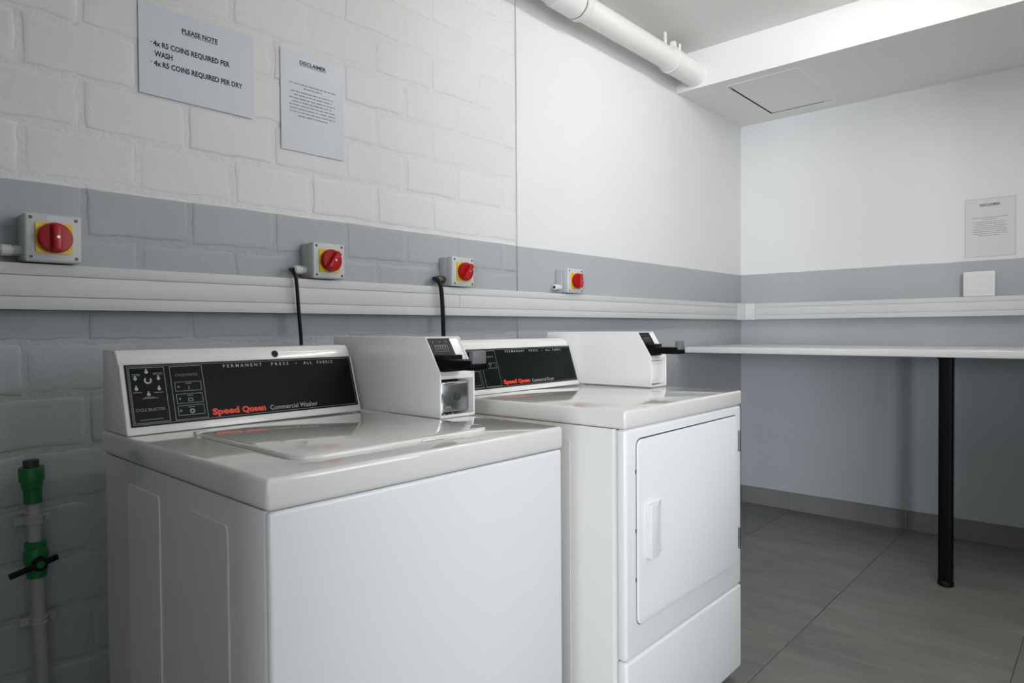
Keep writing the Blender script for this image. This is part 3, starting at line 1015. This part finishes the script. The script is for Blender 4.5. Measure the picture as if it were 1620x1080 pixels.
def border2(bm):
    for s0, t0, s1, t1, lw in ((.007, .025, .993, .975, .0010), (.012, .047, .141, .950, .0013), (.160, .045, .287, .950, .0013), (.173, .500, .275, .640, .0011), (.025, .500, .128, .640, .0011), (.025, .10, .128, .45, .0011)):
        sh.frame(bm, s0*pw2, t0*ph2, s1*pw2, t1*ph2, lw, Nn)
    sh.quad(bm, .187*pw2, .565*ph2, .197*pw2, .578*ph2, Nn); sh.quad(bm, .214*pw2, .60*ph2, .240*pw2, .612*ph2, Nn); sh.quad(bm, .224*pw2, .53*ph2, .228*pw2, .58*ph2, Nn)
    sh.text(bm, 'CYCLE STATUS', .179*pw2, .265*pw2, .775*ph2, .815*ph2, Nn, .006)
print_part('panel_outlines', border2, M_PRINTG, con)
upper_lettering(con, sh, Nn)
for body_, a_, b_, c_ in (('Speed', .304, .416, .082), ('Queen', .428, .533, .076)):
    print_part('brand_lettering', lambda bm: sh.text(bm, body_, a_*pw2, b_*pw2, c_*ph2, (c_+.1)*ph2, Nn, .050), M_REDPRINT, con, 'red ' + body_ + ' lettering')
print_part('model_lettering', lambda bm: sh.text(bm, 'Commercial Dryer', .553*pw2, .760*pw2, .068*ph2, .153*ph2, Nn), M_PRINT, con, 'white Commercial Dryer lettering')
coin_meter(dryer, .602, .706, .272, DTOP, DD, False)

# ------------------------------------------------------------------ notices
def notice(name, label, O, S, w, h, draw_list, paper_mat, sleeve=None):
    O, S = Vector(O), Vector(S)
    T = Vector((0, 0, 1)); N = S.cross(T)
    t = thing(name, label, 'notice', O)
    def slab(w0, h0, w1, h1, n0, n1, m, nm, curl=0.0):
        bm = bmesh.new()
        K = 8
        rows = []
        for i in range(K+1):
            s = w0+(w1-w0)*i/K
            c = curl*(abs(i/K-.5)*2)**3
            rows.append([bm.verts.new(S*s+T*u+N*(n+c)) for u, n in ((h0, n0), (h1, n0), (h1, n1), (h0, n1))])
        for A, B in zip(rows, rows[1:]):
            for i in range(4):
                j = (i+1) % 4
                bm.faces.new((A[i], A[j], B[j], B[i]))
        bm.faces.new(rows[0]); bm.faces.new(rows[-1][::-1])
        return finish(nm, bm, m, t, smooth=False)
    n1 = .0012
    if sleeve:
        slab(-sleeve, -sleeve, w+sleeve, h+sleeve, 0, .0006, M_SLEEVE, 'plastic_sleeve')
    pg = slab(0, 0, w, h, .0006, n1, paper_mat, 'page')
    for nm, m_, fn in draw_list:
        sh_ = Sheet((0, 0, 0), S, T, N, w, h)
        print_part(nm, lambda bm: fn(bm, sh_), m_, pg)
    return t

def note_print(bm, sh):
    w, h = sh.w, sh.h; n = .0015
    X = lambda body, s0, s1, t0, t1: sh.text(bm, body, s0*w, s1*w, t0*h, t1*h, n, .034)
    X('PLEASE NOTE', .350, .662, .781, .832)
    sh.quad(bm, .350*w, .766*h, .662*w, .772*h, n)
    X('4x R5 COINS REQUIRED PER', .114, .771, .548, .606)
    X('WASH', .121, .269, .437, .497)
    X('4x R5 COINS REQUIRED PER DRY', .117, .888, .331, .389)
    for t in (.578, .362): sh.quad(bm, .092*w, t*h, .103*w, (t+.009)*h, n)
notice('wall_notice', 'white landscape notice headed PLEASE NOTE taped to the brick wall', (-3.540, -.0015, 1.702), (1, 0, 0), .294, .225, [('lettering', M_INK, note_print)], M_PAPER)

LINES = [(.126, .874, .679), (.349, .640, .646), (.152, .829, .599), (.193, .807, .566), (.129, .866, .531), (.174, .826, .498), (.125, .879, .464), (.130, .874, .429), (.136, .869, .395), (.257, .731, .360)]
WORDS = [9, 4, 7, 7, 8, 8, 8, 7, 8, 5]
def disclaimer(bm, sh):
    w, h = sh.w, sh.h; n = .0015
    sh.text(bm, 'DISCLAIMER', .290*w, .708*w, .886*h, .922*h, n, .034)
    sh.quad(bm, .290*w, .872*h, .708*w, .877*h, n)
def disclaimer_body(bm, sh):
    # the fine print is not legible: rows of short strokes at the size of its letters
    w, h = sh.w, sh.h; n = .0015
    rnd = random.Random(3)
    for (a, b, t), k in zip(LINES, WORDS):
        x = a
        unit = (b-a)/(k*7.0)
        while x < b-.004:
            L = rnd.choice((3, 4, 5, 6, 8))
            for i in range(L):
                if x+unit > b: break
                hh = .0135*rnd.uniform(.8, 1)
                sh.frame(bm, x*w, (t-.006)*h, (x+unit*.80)*w, (t-.006+hh)*h, .0006, n) if i % 2 else sh.quad(bm, (x+.1*unit)*w, (t-.006)*h, (x+unit*.5)*w, (t-.006+hh)*h, n)
                x += unit
            x += unit*.9
notice('wall_notice', 'white portrait notice headed DISCLAIMER on the brick wall beside the landscape notice', (-3.166, -.0020, 1.6385), (1, 0, 0), .210, .289, [('heading', M_INK, disclaimer), ('fine_print', M_INKG, disclaimer_body)], M_PAPER_GLOSS)
notice('wall_notice', 'white portrait notice headed DISCLAIMER in a clear sleeve on the end wall', (-.0004, -1.199, 1.470), (0, -1, 0), .204, .288, [('heading', M_INKG, disclaimer), ('fine_print', M_INKG, disclaimer_body)], M_PAPER_SLEEVED, .006)

# ------------------------------------------------------------------ water supply pipe with valve
VX, VY = -3.784, -.048
wp = thing('water_pipe', 'white water pipe with green fittings and black lever valve, left of the washer', 'water pipe', (VX, VY, 0))
LEAN = .028
def vp(z): return ((.80-z)*LEAN, 0, z)
bm = bmesh.new()
add_cyl(bm, vp(.0), vp(.80), .0125, n=20)
finish('pipe_run', bm, M_PIPEW, wp)
bm = bmesh.new()
ax = Vector(vp(.0))-Vector(vp(.8))
add_lathe(bm, vp(.825), ax, [(0, .0225), (.002, .0235), (.030, .0235), (.031, .0200), (.045, .0195), (.046, .0170), (.078, .0165), (.079, .0135)], 28)
cp = finish('end_cap_fitting', bm, M_GREEN, wp)
cp['label'] = 'green end fitting'
bm = bmesh.new()
add_cyl(bm, vp(.822), vp(.840), .0150, n=16)
finish('threaded_plug', bm, M_SCREW, cp)
def clip(z):
    bm = bmesh.new()
    add_lathe(bm, vp(z+.013), ax, [(0, .0140), (.001, .0165), (.006, .0165), (.0075, .0152), (.0115, .0152), (.013, .0165), (.018, .0165), (.019, .0140)], 20)
    x = vp(z)[0]
    add_box(bm, (x-.034, .010, z-.008), (x+.034, .022, z+.010), .002, 1)
    add_cyl(bm, (x+.026, .006, z+.001), (x+.026, .014, z+.001), .006, n=12)
    add_box(bm, (x-.012, .015, z-.012), (x+.012, .047, z+.012), .002, 1)
    finish('pipe_clip', bm, M_PIPEW, wp)
clip(.707); clip(.487)
bm = bmesh.new()
add_lathe(bm, vp(.664), ax, [(0, .0165), (.002, .0205), (.012, .0205), (.014, .0185), (.022, .0230), (.046, .0230), (.054, .0185), (.060, .0205), (.078, .0185), (.080, .014)], 24)
x = vp(.618)[0]
add_cyl(bm, (x, 0, .620), (x, -.034, .620), .012, n=16)
vb = finish('valve_body', bm, M_GREEN, wp)
vb['label'] = 'green valve body'
bm = bmesh.new()
add_lathe(bm, (x, -.026, .620), (0, -1, 0), [(0, .0150), (.008, .0150), (.009, .0140)], 20)
tl = R(-14)
t2 = bmesh.new()
add_box(t2, (-.056, -.036, -.006), (.034, -.028, .006), .002, 2)
bmesh.ops.transform(t2, matrix=Matrix.Translation((x, 0, .620)) @ Matrix.Rotation(tl, 4, 'Y'), verts=t2.verts[:])
merge(bm, t2)
finish('lever', bm, M_BLACK, vb)
bm = bmesh.new()
add_cyl(bm, (x, -.034, .620), (x, -.0375, .620), .0075, n=16)
finish('lever_cap', bm, M_GREEN, vb)
